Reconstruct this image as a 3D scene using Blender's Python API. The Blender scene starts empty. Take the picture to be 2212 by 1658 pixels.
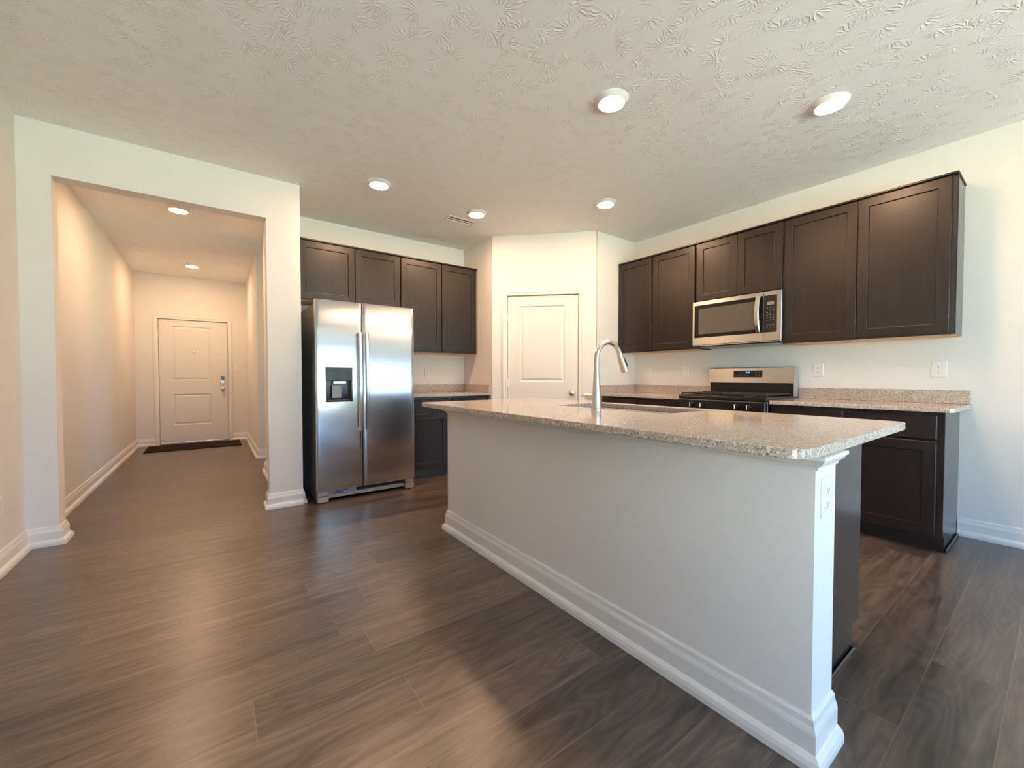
import bpy, bmesh, math, random
from mathutils import Vector, Matrix
random.seed(7)
S = bpy.context.scene
COL = S.collection
PI = math.pi

# ------------------------------------------------------------------ camera
cam_d = bpy.data.cameras.new('camera')
cam_d.sensor_width = 36.0
cam_d.lens = 879.87 / 2212 * 36.0
cam_d.shift_y = 4.9 / 2212
cam_d.clip_start = 0.05
cam = bpy.data.objects.new('camera', cam_d)
cam.location = (0, 0, 1.104)
cam.rotation_euler = (math.radians(90 - 1.343), 0, math.radians(-36.223))
COL.objects.link(cam)
S.camera = cam

# ------------------------------------------------------------------ world, exposure
S.view_settings.view_transform = 'Standard'
S.view_settings.look = 'None'
S.view_settings.gamma = 1.0
S.view_settings.use_curve_mapping = False
S.view_settings.exposure = 0.7
SKY = 4.8
LAMP = 215.0
LAMP_COL = (1.0, 0.62, 0.36)
w = bpy.data.worlds.new('sky'); S.world = w; w.use_nodes = True
nt = w.node_tree; nt.nodes.clear()
wo = nt.nodes.new('ShaderNodeOutputWorld'); bg = nt.nodes.new('ShaderNodeBackground')
tc = nt.nodes.new('ShaderNodeTexCoord'); sx = nt.nodes.new('ShaderNodeSeparateXYZ')
rp = nt.nodes.new('ShaderNodeValToRGB')
rp.color_ramp.elements[0].position = 0.0; rp.color_ramp.elements[0].color = (0.48, 0.70, 1.0, 1)
rp.color_ramp.elements[1].position = 0.7; rp.color_ramp.elements[1].color = (0.26, 0.50, 1.0, 1)
nt.links.new(tc.outputs['Generated'], sx.inputs[0]); nt.links.new(sx.outputs['Z'], rp.inputs[0])
nt.links.new(rp.outputs[0], bg.inputs['Color']); bg.inputs['Strength'].default_value = SKY
nt.links.new(bg.outputs[0], wo.inputs[0])
S.cycles.use_denoising = True
S.cycles.max_bounces = 12
S.cycles.diffuse_bounces = 9
S.cycles.glossy_bounces = 4
S.cycles.transparent_max_bounces = 8
S.cycles.caustics_reflective = False
S.cycles.caustics_refractive = False
S.cycles.sample_clamp_indirect = 40.0

sun_d = bpy.data.lights.new('sun', 'SUN'); sun_d.energy = 230.0; sun_d.angle = 0.01; sun_d.color = (1.0, 0.985, 0.96)
sun = bpy.data.objects.new('sun', sun_d); sun.rotation_euler = Vector((0.55, -0.60, -0.62)).to_track_quat('-Z', 'Y').to_euler(); COL.objects.link(sun)

def portal(loc, rot, sx_, sy_):
    l = bpy.data.lights.new('window_daylight', 'AREA'); l.shape = 'RECTANGLE'
    l.size = sx_; l.size_y = sy_; l.cycles.is_portal = True
    o = bpy.data.objects.new('window_daylight', l); o.location = loc; o.rotation_euler = rot
    COL.objects.link(o)
xLw = -0.985
YB = -3.0                                   # wall behind the camera
portal((2.785, YB - 0.12, 1.215), (math.radians(90), 0, PI), 2.67, 2.43)
portal((0.25, YB - 0.12, 1.39), (math.radians(90), 0, PI), 2.1, 2.08)
portal((xLw - 0.12, -1.725, 1.25), (0, math.radians(-90), 0), 2.3, 2.25)  # guides daylight through the added left window
portal((3.2, 5.6, 1.5), (0, math.radians(90), 0), 1.2, 1.0)

# ------------------------------------------------------------------ materials
def srgb(r, g, b):
    f = lambda c: (c / 255 / 12.92) if c / 255 <= 0.04045 else ((c / 255 + 0.055) / 1.055) ** 2.4
    return (f(r), f(g), f(b), 1)
def mat(name, col, rough=0.5, metal=0.0, spec=0.5, **kw):
    m = bpy.data.materials.new(name); m.use_nodes = True
    b = m.node_tree.nodes['Principled BSDF']
    b.inputs['Base Color'].default_value = col if len(col) == 4 else (*col, 1)
    b.inputs['Roughness'].default_value = rough; b.inputs['Metallic'].default_value = metal
    b.inputs['Specular IOR Level'].default_value = spec
    for k, v in kw.items(): b.inputs[k.replace('_', ' ')].default_value = v
    return m
class N:
    def __init__(s, m): s.t = m.node_tree; s.b = s.t.nodes.get('Principled BSDF')
    def n(s, typ, ins=None, **props):
        x = s.t.nodes.new('ShaderNode' + typ)
        for k, v in props.items(): setattr(x, k, v)
        for k, v in (ins or {}).items():
            if isinstance(v, bpy.types.NodeSocket): s.t.links.new(v, x.inputs[k])
            else: x.inputs[k].default_value = v
        return x
    def m(s, op, a, b=0.0, c=None):
        ins = {0: a, 1: b}
        if c is not None: ins[2] = c
        return s.n('Math', ins, operation=op).outputs[0]
    def link(s, a, k): s.t.links.new(a, s.b.inputs[k])
    def pos(s): return s.n('TexCoord').outputs['Object']
    def ramp(s, fac, stops):
        r = s.n('ValToRGB', {0: fac}); e = r.color_ramp.elements
        while len(e) < len(stops): e.new(0.5)
        for q, (p, c) in zip(e, stops): q.position = p; q.color = c if len(c) == 4 else (*c, 1)
        return r.outputs[0]
    def bump(s, h, strength, dist):
        s.link(s.n('Bump', {'Height': h, 'Strength': strength, 'Distance': dist}).outputs[0], 'Normal')
    def noise(s, vec, scale, detail=2.0, rough=0.5, dist=0.0):
        return s.n('TexNoise', {'Vector': vec, 'Scale': scale, 'Detail': detail, 'Roughness': rough, 'Distortion': dist}).outputs[0]
    def scaled(s, vec, sc): return s.n('VectorMath', {0: vec, 1: sc}, operation='MULTIPLY').outputs[0]

M = {}
# painted drywall
M['wall'] = mat('wall_paint', (0.78, 0.755, 0.73), 0.75, spec=0.25)
k = N(M['wall']); k.bump(k.noise(k.pos(), 140, 3), 0.07, 0.0006)
# stomped ceiling texture
M['ceil'] = mat('ceiling_texture', (0.90, 0.885, 0.855), 0.85, spec=0.15)
k = N(M['ceil']); P = k.scaled(k.pos(), (1, 1, 0))
def fans(k, P, scale, off):
    p2 = k.n('VectorMath', {0: P, 1: off}, operation='ADD').outputs[0]
    v = k.n('TexVoronoi', {'Vector': p2, 'Scale': scale, 'Randomness': 1.0}, voronoi_dimensions='2D', feature='F1')
    d = k.n('VectorMath', {0: p2, 1: v.outputs['Position']}, operation='SUBTRACT').outputs[0]
    s_ = k.n('SeparateXYZ', {0: d})
    ang = k.m('ARCTAN2', s_.outputs['Y'], s_.outputs['X'])
    cr = k.n('SeparateXYZ', {0: v.outputs['Color']})
    ph = k.m('MULTIPLY', cr.outputs['X'], 6.283)
    wob = k.m('MULTIPLY', k.noise(P, 30, 2), 5.0)
    rid = k.m('POWER', k.m('ABSOLUTE', k.m('SINE', k.m('ADD', k.m('ADD', k.m('MULTIPLY', ang, 8.5), ph), wob))), 5.0)
    ln = k.n('VectorMath', {0: d}, operation='LENGTH').outputs['Value']
    rad = 0.095
    m1 = k.n('MapRange', {0: ln, 1: 0.012, 2: 0.03, 3: 0.0, 4: 1.0}).outputs[0]
    m2 = k.n('MapRange', {0: ln, 1: rad * .55, 2: rad, 3: 1.0, 4: 0.0}).outputs[0]
    sect = k.n('MapRange', {0: k.m('SINE', k.m('ADD', ang, k.m('MULTIPLY', cr.outputs['Y'], 6.283))), 1: -0.3, 2: 0.5, 3: 0.0, 4: 1.0}).outputs[0]
    return k.m('MULTIPLY', k.m('MULTIPLY', rid, sect), k.m('MULTIPLY', m1, m2))
h = k.m('MAXIMUM', fans(k, P, 5.5, (0, 0, 0)), fans(k, P, 6.3, (3.37, 1.71, 0)))
h = k.m('ADD', h, k.m('MULTIPLY', k.noise(P, 60, 3), 0.25))
k.bump(h, 0.5, 0.006)
# vinyl plank floor, boards along X
M['floor'] = mat('vinyl_plank', (0.15, 0.11, 0.09), 0.36, spec=0.6, Coat_Weight=0.35, Coat_Roughness=0.28)
k = N(M['floor']); P = k.pos(); s_ = k.n('SeparateXYZ', {0: P}); X, Y = s_.outputs['X'], s_.outputs['Y']
ry = k.m('DIVIDE', k.m('SUBTRACT', Y, 0.2945), 0.19); row = k.m('FLOOR', ry); fy = k.m('FRACT', ry)
roff = k.m('MULTIPLY', k.n('TexWhiteNoise', {'W': row}, noise_dimensions='1D').outputs['Value'], 1.22)
rx = k.m('DIVIDE', k.m('ADD', X, roff), 1.22); colm = k.m('FLOOR', rx); fx = k.m('FRACT', rx)
cell = k.n('CombineXYZ', {0: colm, 1: row, 2: 0.0}).outputs[0]
rnd = k.n('TexWhiteNoise', {'Vector': cell}, noise_dimensions='3D')
shift = k.scaled(rnd.outputs['Color'], (37.0, 19.0, 11.0))
Pp = k.n('VectorMath', {0: P, 1: shift}, operation='ADD').outputs[0]
g1 = k.noise(k.scaled(Pp, (1.6, 22.0, 1)), 1.0, 5, 0.62, 0.4)
g2 = k.noise(k.scaled(Pp, (5.0, 90.0, 1)), 1.0, 4, 0.6)
g3 = k.noise(k.scaled(Pp, (1.1, 5.5, 1)), 1.0, 2, 0.5)
rings = k.m('SINE', k.m('MULTIPLY', g3, 95.0))
gr = k.m('ADD', k.m('MULTIPLY', g1, 0.62), k.m('ADD', k.m('MULTIPLY', g2, 0.25), k.m('MULTIPLY', rings, 0.045)))
gr = k.m('ADD', gr, k.m('MULTIPLY', k.m('SUBTRACT', rnd.outputs['Value'], 0.5), 0.13))
gr = k.m('ADD', gr, k.m('MULTIPLY', k.m('SUBTRACT', k.noise(P, 1.1, 2), 0.5), 0.10))
c = k.ramp(gr, [(0.27, (0.030, 0.022, 0.018)), (0.40, (0.080, 0.058, 0.046)), (0.50, (0.120, 0.087, 0.067)), (0.66, (0.21, 0.155, 0.122))])
ey = k.m('MINIMUM', fy, k.m('SUBTRACT', 1.0, fy)); ex = k.m('MULTIPLY', k.m('MINIMUM', fx, k.m('SUBTRACT', 1.0, fx)), 6.42)
ed = k.n('MapRange', {0: k.m('MINIMUM', ex, ey), 1: 0.004, 2: 0.012, 3: 1.0, 4: 0.0}).outputs[0]
seam = k.n('Mix', {'Factor': k.m('MULTIPLY', ed, 0.32), 6: c, 7: (0.30, 0.235, 0.19, 1)}, data_type='RGBA').outputs[2]
k.link(seam, 'Base Color')
k.link(k.n('MapRange', {0: gr, 1: 0.3, 2: 0.75, 3: 0.31, 4: 0.40}).outputs[0], 'Roughness')
k.bump(k.m('SUBTRACT', k.m('MULTIPLY', gr, 0.3), ed), 0.25, 0.0006)
# stained cabinet wood
M['cab'] = mat('espresso_stain', (0.05, 0.032, 0.026), 0.33, spec=0.5)
k = N(M['cab']); P = k.pos()
g = k.noise(k.scaled(P, (40, 40, 2.2)), 1.0, 4, 0.6, 0.3)
k.link(k.ramp(g, [(0.3, (0.012, 0.0075, 0.0062)), (0.7, (0.021, 0.0130, 0.0105))]), 'Base Color')
k.bump(g, 0.05, 0.0004)
k.b.inputs['Roughness'].default_value = 0.36
M['cab_side'] = mat('end_panel_laminate', (0.026, 0.018, 0.016), 0.2, spec=0.9)
M['cab_gap'] = mat('cabinet_interior_shadow', (0.02, 0.014, 0.012), 0.6)
M['birch'] = mat('birch_underside', (0.62, 0.40, 0.22), 0.5)
# quartz
def quartz(name):
    m = mat(name, (0.5, 0.45, 0.4), 0.09, spec=0.55)
    k = N(m); P = k.pos()
    v1 = k.n('TexVoronoi', {'Vector': P, 'Scale': 260.0}, feature='F1')
    v2 = k.n('TexVoronoi', {'Vector': P, 'Scale': 120.0}, feature='F1')
    c1 = k.ramp(k.n('SeparateXYZ', {0: v1.outputs['Color']}).outputs['X'],
                [(0.0, (0.26, 0.20, 0.155)), (0.18, (0.41, 0.34, 0.28)), (0.5, (0.50, 0.43, 0.365)), (0.86, (0.56, 0.495, 0.43)), (0.94, (0.74, 0.69, 0.62))])
    r2 = k.n('SeparateXYZ', {0: v2.outputs['Color']})
    spot = k.m('MULTIPLY', k.m('GREATER_THAN', r2.outputs['X'], 0.90), k.m('LESS_THAN', v2.outputs['Distance'], 0.42))
    c2 = k.ramp(r2.outputs['Y'], [(0.0, (0.17, 0.13, 0.105)), (0.45, (0.30, 0.25, 0.21)), (0.55, (0.74, 0.70, 0.65)), (1.0, (0.85, 0.82, 0.78))])
    mx = k.n('Mix', {'Factor': spot, 6: c1, 7: c2}, data_type='RGBA').outputs[2]
    k.link(mx, 'Base Color')
    return m
M['quartz'] = quartz('speckled_quartz')
M['white'] = mat('white_trim_paint', (0.78, 0.765, 0.74), 0.38, spec=0.45)
M['door'] = mat('white_door_paint', (0.77, 0.75, 0.72), 0.42, spec=0.4)
M['plastic'] = mat('white_plastic', (0.80, 0.80, 0.78), 0.35)
M['slot'] = mat('dark_slot', (0.03, 0.03, 0.03), 0.6)
def steel(name, tan, col=(0.66, 0.66, 0.655), rough=0.27, wave=0.0):
    m = mat(name, col, rough, metal=1.0); k = N(m)
    k.b.inputs['Anisotropic'].default_value = 0.75
    k.link(k.n('CombineXYZ', {0: tan[0], 1: tan[1], 2: tan[2]}).outputs[0], 'Tangent')
    P = k.pos()
    if wave:
        k.bump(k.noise(k.scaled(P, (1.6, 1.6, 3.2)), 1.0, 1), 1.0, wave)
    return m
M['fridge'] = steel('brushed_steel_fridge', (1, 0, 0), (0.68, 0.72, 0.77), 0.22, 0.005)
M['steel_y'] = steel('brushed_steel_horizontal', (0, 0, 1), (0.68, 0.66, 0.63), 0.26)
M['steel'] = mat('satin_steel', (0.68, 0.67, 0.65), 0.24, metal=1.0)
M['nickel'] = mat('brushed_nickel', (0.62, 0.58, 0.52), 0.33, metal=1.0)
M['chrome'] = mat('chrome', (0.8, 0.8, 0.8), 0.1, metal=1.0)
M['fside'] = mat('fridge_cabinet_grey', (0.17, 0.165, 0.16), 0.42)
M['fgrey'] = mat('grille_grey_plastic', (0.36, 0.35, 0.34), 0.4)
M['dkgrille'] = mat('dark_vent_slots', (0.035, 0.037, 0.045), 0.5)
M['black'] = mat('black_gloss', (0.008, 0.008, 0.009), 0.14, spec=0.35)
M['blackm'] = mat('black_enamel', (0.014, 0.014, 0.014), 0.22)
M['iron'] = mat('cast_iron', (0.022, 0.021, 0.02), 0.42)
M['glass_dk'] = mat('tinted_oven_glass', (0.10, 0.088, 0.075), 0.08, spec=0.6)
M['panel'] = mat('control_panel_glass', (0.022, 0.021, 0.02), 0.25, spec=0.3)
M['legend'] = mat('button_legend', (0.22, 0.22, 0.21), 0.5)
M['lcd'] = mat('unlit_display', (0.20, 0.20, 0.18), 0.3)
M['mat_'] = mat('doormat_fibre', (0.028, 0.020, 0.015), 0.95, spec=0.1)
k = N(M['mat_']); k.bump(k.noise(k.pos(), 260, 2), 0.8, 0.004)
M['blue'] = mat('blue_label', (0.02, 0.20, 0.55), 0.5)
M['red'] = mat('red_label', (0.18, 0.05, 0.06), 0.5)
M['lawn'] = mat('lawn_grass', (0.16, 0.27, 0.07), 0.9)
k = N(M['lawn']); k.link(k.ramp(k.noise(k.pos(), 3, 4), [(0.3, (0.10, 0.11, 0.055)), (0.7, (0.17, 0.18, 0.11))]), 'Base Color')
M['side_bounce'] = mat('side_bounce_ground', (0.20, 0.18, 0.16), 0.9)  # tone set by how much light the side ground should bounce indoors
M['patio'] = mat('patio_concrete', (0.42, 0.46, 0.50), 0.8)
def emit(name, col, st):
    m = bpy.data.materials.new(name); m.use_nodes = True; t = m.node_tree; t.nodes.clear()
    e = t.nodes.new('ShaderNodeEmission'); o = t.nodes.new('ShaderNodeOutputMaterial')
    e.inputs[0].default_value = (*col, 1); e.inputs[1].default_value = st
    t.links.new(e.outputs[0], o.inputs[0]); return m
M['lens'] = emit('lamp_lens', LAMP_COL, LAMP)
M['digit'] = emit('blue_clock_digit', (0.05, 0.45, 1.0), 2.2)
gm = bpy.data.materials.new('window_glass'); gm.use_nodes = True; t = gm.node_tree; t.nodes.clear()
a_, b_, x_, o_, f_ = [t.nodes.new('ShaderNode' + q) for q in ('BsdfTransparent', 'BsdfGlossy', 'MixShader', 'OutputMaterial', 'Fresnel')]
a_.inputs[0].default_value = (0.95, 0.98, 0.97, 1); b_.inputs['Roughness'].default_value = 0.02
t.links.new(f_.outputs[0], x_.inputs[0]); t.links.new(a_.outputs[0], x_.inputs[1]); t.links.new(b_.outputs[0], x_.inputs[2]); t.links.new(x_.outputs[0], o_.inputs[0])
M['glass'] = gm

# ------------------------------------------------------------------ mesh helpers
I4 = Matrix.Identity(4)
def frame(o, u, v):
    """local (u along the front, v into the depth, z up) -> world"""
    return Matrix(((u[0], v[0], 0, o[0]), (u[1], v[1], 0, o[1]), (0, 0, 1, 0), (0, 0, 0, 1)))
def B(): return bmesh.new()
def merge(bm, o, T=I4):
    o.transform(T); me = bpy.data.meshes.new('t'); o.to_mesh(me); bm.from_mesh(me); o.free(); bpy.data.meshes.remove(me)
def bx(bm, x0, x1, y0, y1, z0, z1, T=I4, bev=0.0, seg=1):
    b = bmesh.new(); bmesh.ops.create_cube(b, size=1.0)
    for v in b.verts:
        v.co = Vector(((x0 + x1) / 2 + v.co.x * (x1 - x0), (y0 + y1) / 2 + v.co.y * (y1 - y0), (z0 + z1) / 2 + v.co.z * (z1 - z0)))
    if bev: bmesh.ops.bevel(b, geom=b.edges[:] , offset=bev, segments=seg, affect='EDGES', profile=0.5)
    merge(bm, b, T); return bm
def loft(bm, rings, T=I4, cap0=True, cap1=True, closed=True):
    b = bmesh.new(); R = [[b.verts.new(p) for p in r] for r in rings]; n = len(R[0])
    for i in range(len(R) - 1):
        for j in range(n if closed else n - 1):
            b.faces.new((R[i][j], R[i][(j + 1) % n], R[i + 1][(j + 1) % n], R[i + 1][j]))
    if cap0: b.faces.new(R[0][::-1])
    if cap1: b.faces.new(R[-1])
    bmesh.ops.recalc_face_normals(b, faces=b.faces); merge(bm, b, T); return bm
def rrect(x0, x1, z0, z1, r, seg=5):
    pts = []
    for cx, cz, a0 in ((x1 - r, z1 - r, 0), (x0 + r, z1 - r, 90), (x0 + r, z0 + r, 180), (x1 - r, z0 + r, 270)):
        for i in range(seg + 1):
            a = math.radians(a0 + 90 * i / seg); pts.append((cx + r * math.cos(a), cz + r * math.sin(a)))
    return pts
def rect(x0, x1, z0, z1): return [(x0, z0), (x1, z0), (x1, z1), (x0, z1)]
def plate(bm, pts, v0, v1, T=I4, bev=0.002):
    """outline pts in the (u,z) plane standing between depth v0 (front) and v1 (back)"""
    cx = sum(p[0] for p in pts) / len(pts); cz = sum(p[1] for p in pts) / len(pts)
    w_ = max(p[0] for p in pts) - min(p[0] for p in pts); h_ = max(p[1] for p in pts) - min(p[1] for p in pts)
    def sh(v, i): return [(cx + (a - cx) * (1 - 2 * i / w_), v, cz + (b - cz) * (1 - 2 * i / h_)) for a, b in pts]
    return loft(bm, [sh(v1, 0), sh(v0 + bev, 0), sh(v0, bev)], T)
def shaker(bm, x0, x1, z0, z1, v=-0.02, T=I4, rail=0.058, dep=0.009):
    def R(i, d): return [(x0 + i, d, z0 + i), (x1 - i, d, z0 + i), (x1 - i, d, z1 - i), (x0 + i, d, z1 - i)]
    return loft(bm, [R(0, v + 0.019), R(0, v + 0.002), R(0.002, v), (R(rail, v)), R(rail + 0.003, v + 0.001), R(rail + 0.006, v + dep)], T)
def tube(bm, pts, rad, seg=14, T=I4, cap=True, flat=None):
    P_ = [Vector(p) for p in pts]; n = len(P_)
    if not isinstance(rad, (list, tuple)): rad = [rad] * n
    rings = []; up = None
    for i, p in enumerate(P_):
        t_ = (P_[min(i + 1, n - 1)] - P_[max(i - 1, 0)]).normalized()
        if up is None:
            up = Vector((0, 0, 1)) if abs(t_.z) < 0.9 else Vector((1, 0, 0))
        s1 = t_.cross(up).normalized(); up = s1.cross(t_).normalized()
        ax, ay = (1, 1) if flat is None else flat
        rings.append([p + (s1 * math.cos(2 * PI * q / seg) * ax + up * math.sin(2 * PI * q / seg) * ay) * rad[i] for q in range(seg)])
    return loft(bm, rings, T, cap, cap)
def lathe(bm, prof, loc=(0, 0, 0), axis='z', seg=28, T=I4):
    rings = []
    for r, h in prof:
        rg = []
        for q in range(seg):
            a = 2 * PI * q / seg; c_, s__ = r * math.cos(a), r * math.sin(a)
            v = {'z': (c_, s__, h), 'y': (c_, h, s__), 'x': (h, c_, s__)}[axis]
            rg.append(Vector(v) + Vector(loc))
        rings.append(rg)
    return loft(bm, rings, T)
def prism(bm, pts, z0, z1, T=I4):
    return loft(bm, [[(x, y, z0) for x, y in pts], [(x, y, z1) for x, y in pts]], T)
def sweep(bm, path, prof):
    """mitred sweep of a profile (out, z) along an XY polyline; out is to the right of travel"""
    n = len(path); rings = []
    for i, p in enumerate(path):
        p = Vector(p)
        d0 = (p - Vector(path[i - 1])).normalized() if i else None
        d1 = (Vector(path[i + 1]) - p).normalized() if i < n - 1 else None
        n0 = Vector((d0.y, -d0.x)) if d0 else None; n1 = Vector((d1.y, -d1.x)) if d1 else None
        if n0 is None: m_ = n1
        elif n1 is None: m_ = n0
        else: m_ = (n0 + n1) / (1 + n0.dot(n1))
        rings.append([(p.x + m_.x * o, p.y + m_.y * o, z) for o, z in prof])
    return loft(bm, rings)
def link(name, bm, m, parent=None, base=(0, 0, 0), smooth=False):
    me = bpy.data.meshes.new(name)
    off = Vector(base)
    bmesh.ops.translate(bm, verts=bm.verts, vec=-off)
    bm.to_mesh(me); bm.free()
    for mm in (m if isinstance(m, (list, tuple)) else [m]): me.materials.append(mm)
    if smooth:
        for p in me.polygons: p.use_smooth = True
        me.set_sharp_from_angle(angle=math.radians(38))
    o = bpy.data.objects.new(name, me); COL.objects.link(o)
    if parent is not None: o.parent = parent
    else: o.location = off
    return o
class Thing:
    def __init__(s, name, label, cat, base, group=None):
        s.base = Vector(base); o = bpy.data.objects.new(name, None); o.empty_display_size = 0.1
        COL.objects.link(o); o.location = s.base; o['label'] = label; o['category'] = cat
        if group: o['group'] = group
        s.o = o
    def part(s, name, bm, m, parent=None, smooth=False):
        return link(name, bm, m, parent or s.o, s.base, smooth)
def single(name, bm, m, label, cat, base, group=None, smooth=False):
    o = link(name, bm, m, None, base, smooth); o['label'] = label; o['category'] = cat
    if group: o['group'] = group
    return o
def struct(name, bm, m, smooth=False):
    o = link(name, bm, m, None, (0, 0, 0), smooth); o['kind'] = 'structure'; return o
def copy_tree(o, parent=None):
    c = o.copy(); COL.objects.link(c)
    if parent is not None: c.parent = parent
    for ch in [q for q in bpy.data.objects if q.parent == o]: copy_tree(ch, c)
    return c

# ------------------------------------------------------------------ room shell
H = 2.743
xL, xR = -0.985, 4.197
yW, yF, yE = 3.927, 4.675, 8.577
xO1, xO2, xWe, Ho, xH2 = -0.835, 0.365, 0.617, 2.411, 0.478
xP1, yP1, xP2, yP2 = 2.65, 4.012, 3.495, 3.167
YD0, YD1 = 5.52, 6.42                       # opening on the right side of the hall
struct('floor', bx(B(), xL - .15, xR + .15, YB - .15, yE + .15, -0.08, 0), M['floor'])
struct('ceiling', bx(B(), xL - .15, xR + .15, YB - .15, yE + .15, H, H + 0.1), M['ceil'])
bm = B(); bx(bm, xL - .12, xL, -0.6, yE, 0, H); bx(bm, xL - .12, xL, YB - .12, -2.85, 0, H); bx(bm, xL - .12, xL, -2.85, -0.6, 0, .1); bx(bm, xL - .12, xL, -2.85, -0.6, 2.4, H)
struct('wall_left', bm, M['wall'])
struct('wall_right', bx(B(), xR, xR + .12, YB, yF + .12, 0, H), M['wall'])
bm = B(); bx(bm, xL, xO1, yW, yW + .13, 0, H); bx(bm, xO1, xO2, yW, yW + .13, Ho, H); bx(bm, xO2, xWe, yW, yW + .13, 0, H)
struct('wall_hall_opening', bm, M['wall'])
bm = B(); bx(bm, xH2, xWe, yW + .13, YD0, 0, H); bx(bm, xH2, xH2 + .13, YD1, yE, 0, H)
struct('wall_hall_right', bm, M['wall'])
struct('wall_hall_side_room', bx(B(), xH2 + .13, 3.32, YD1, YD1 + .12, 0, H), M['wall'])
bm = B(); bx(bm, xL, -0.735, yE, yE + .12, 0, H); bx(bm, 0.235, xH2 + .13, yE, yE + .12, 0, H); bx(bm, -0.735, 0.235, yE, yE + .12, 2.075, H)
struct('wall_entry', bm, M['wall'])
struct('wall_back', bx(B(), xWe, xR, yF, yF + .12, 0, H), M['wall'])
# side room behind the fridge wall (lit by its own window)
bm = B(); bx(bm, 3.2, 3.32, yF + .12, YD1, 0, 0.9); bx(bm, 3.2, 3.32, yF + .12, YD1, 2.1, H)
bx(bm, 3.2, 3.32, yF + .12, 5.0, 0.9, 2.1); bx(bm, 3.2, 3.32, 6.2, YD1, 0.9, 2.1)
struct('wall_side_room_end', bm, M['wall'])
# corner pantry
struct('wall_pantry_left', bx(B(), xP1, xP1 + .1, yP1 + .02, yF, 0, H), M['wall'])
struct('wall_pantry_right', bx(B(), xP2 + .02, xR, yP2, yP2 + .1, 0, H), M['wall'])
q = 2 ** -.5
DT = frame((xP1, yP1), (q, -q), (q, q)); DL = (xP2 - xP1) / q
bm = B()
d0, d1, dh = 0.170, 1.015, 2.06
loft(bm, [[(0, 0, 0), (d0, 0, 0), (d0, .1, 0), (.041, .1, 0)], [(0, 0, H), (d0, 0, H), (d0, .1, H), (.041, .1, H)]], DT)
loft(bm, [[(d1, 0, 0), (DL, 0, 0), (DL - .041, .1, 0), (d1, .1, 0)], [(d1, 0, H), (DL, 0, H), (DL - .041, .1, H), (d1, .1, H)]], DT)
bx(bm, d0, d1, 0, .1, dh, H, DT)
struct('wall_pantry', bm, M['wall'])
# wall behind the camera with a sliding door and a window
bm = B()
bx(bm, xL, -0.8, YB - .12, YB, 0, H); bx(bm, 1.3, 1.45, YB - .12, YB, 0, H); bx(bm, 4.12, xR, YB - .12, YB, 0, H)
bx(bm, -0.8, 1.3, YB - .12, YB, 0, 0.35); bx(bm, -0.8, 1.3, YB - .12, YB, 2.43, H); bx(bm, 1.45, 4.12, YB - .12, YB, 2.43, H)
struct('wall_front', bm, M['wall'])
def window(name, T, u0, u1, z0, z1, mull):
    bm = B()
    for a in ((u0, u0 + .06, z0, z1), (u1 - .06, u1, z0, z1), (u0 + .06, u1 - .06, z1 - .06, z1), (u0 + .06, u1 - .06, z0, z0 + .05)):
        bx(bm, a[0], a[1], .03, .10, a[2], a[3], T)
    for mu in mull: bx(bm, mu - .035, mu + .035, .03, .10, z0 + .05, z1 - .06, T)
    o = struct(name, bm, M['white'])
    g_ = bx(B(), u0 + .05, u1 - .05, .062, .068, z0 + .04, z1 - .05, T)
    p_ = link('pane', g_, M['glass'], o); return o
TB = frame((0, YB), (1, 0), (0, -1))
window('window_1', TB, 1.45, 4.12, 0.0, 2.43, [2.79])
window('window_2', TB, -0.8, 1.3, 0.35, 2.43, [0.25])
window('window_3', frame((3.2, 0), (0, 1), (1, 0)), 5.0, 6.2, 0.9, 2.1, [5.6])
window('fill_window', frame((xL, 0), (0, 1), (-1, 0)), -2.85, -0.6, 0.1, 2.4, [-1.72])  # unseen window added to brighten the island face and ceiling
struct('ground_side_bounce', bx(B(), -6.5, xL - .16, YB - 5.5, 2.0, -0.15, -0.03), M['side_bounce'])  # unseen ground added to bounce sunlight in through the left window
struct('ground_patio', bx(B(), xL - .15, 6.5, YB - 5.5, YB - .16, -0.15, -0.03), M['patio'])
struct('upper_sun_block', bx(B(), xL - .12, xR + .12, YB - .12, yE + .12, H + .101, 6.0), M['wall'])  # unseen mass added above the ceiling to keep sun off the back ground
struct('ground_lawn', bx(B(), -60, 60, -90, 60, -0.4, -0.2), M['lawn'])

# baseboards
BP = [(0, 0), (.034, 0), (.034, .016), (.030, .029), (.021, .037), (.0165, .040), (.0165, .086), (.0145, .094), (.0105, .104), (.008, .118), (.0035, .124), (0, .125)]
def base(name, path): return struct(name, sweep(B(), path, BP), M['white'])
# 'out' is to the right of travel
base('baseboard_left', [(xL, YB), (xL, yW), (xO1, yW), (xO1, yW + .13), (xL, yW + .13), (xL, yE), (-0.762, yE)])
base('baseboard_wing', [(xWe, YD0), (xH2, YD0), (xH2, yW + .13), (xO2, yW + .13), (xO2, yW), (xWe, yW), (xWe, yF)][0:6])
base('baseboard_wing_alcove', [(xWe, yW), (xWe, yF)])
base('baseboard_entry', [(0.262, yE), (xH2, yE), (xH2, YD1), (3.2, YD1)])
base('baseboard_right', [(xR, 0.44), (xR, YB), (4.15, YB)])
base('baseboard_pantry', [(xP1 + .0, yP1 + .04), (xP1, yP1), (xP1 + (d0 - .055) * q, yP1 - (d0 - .055) * q)])

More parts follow.
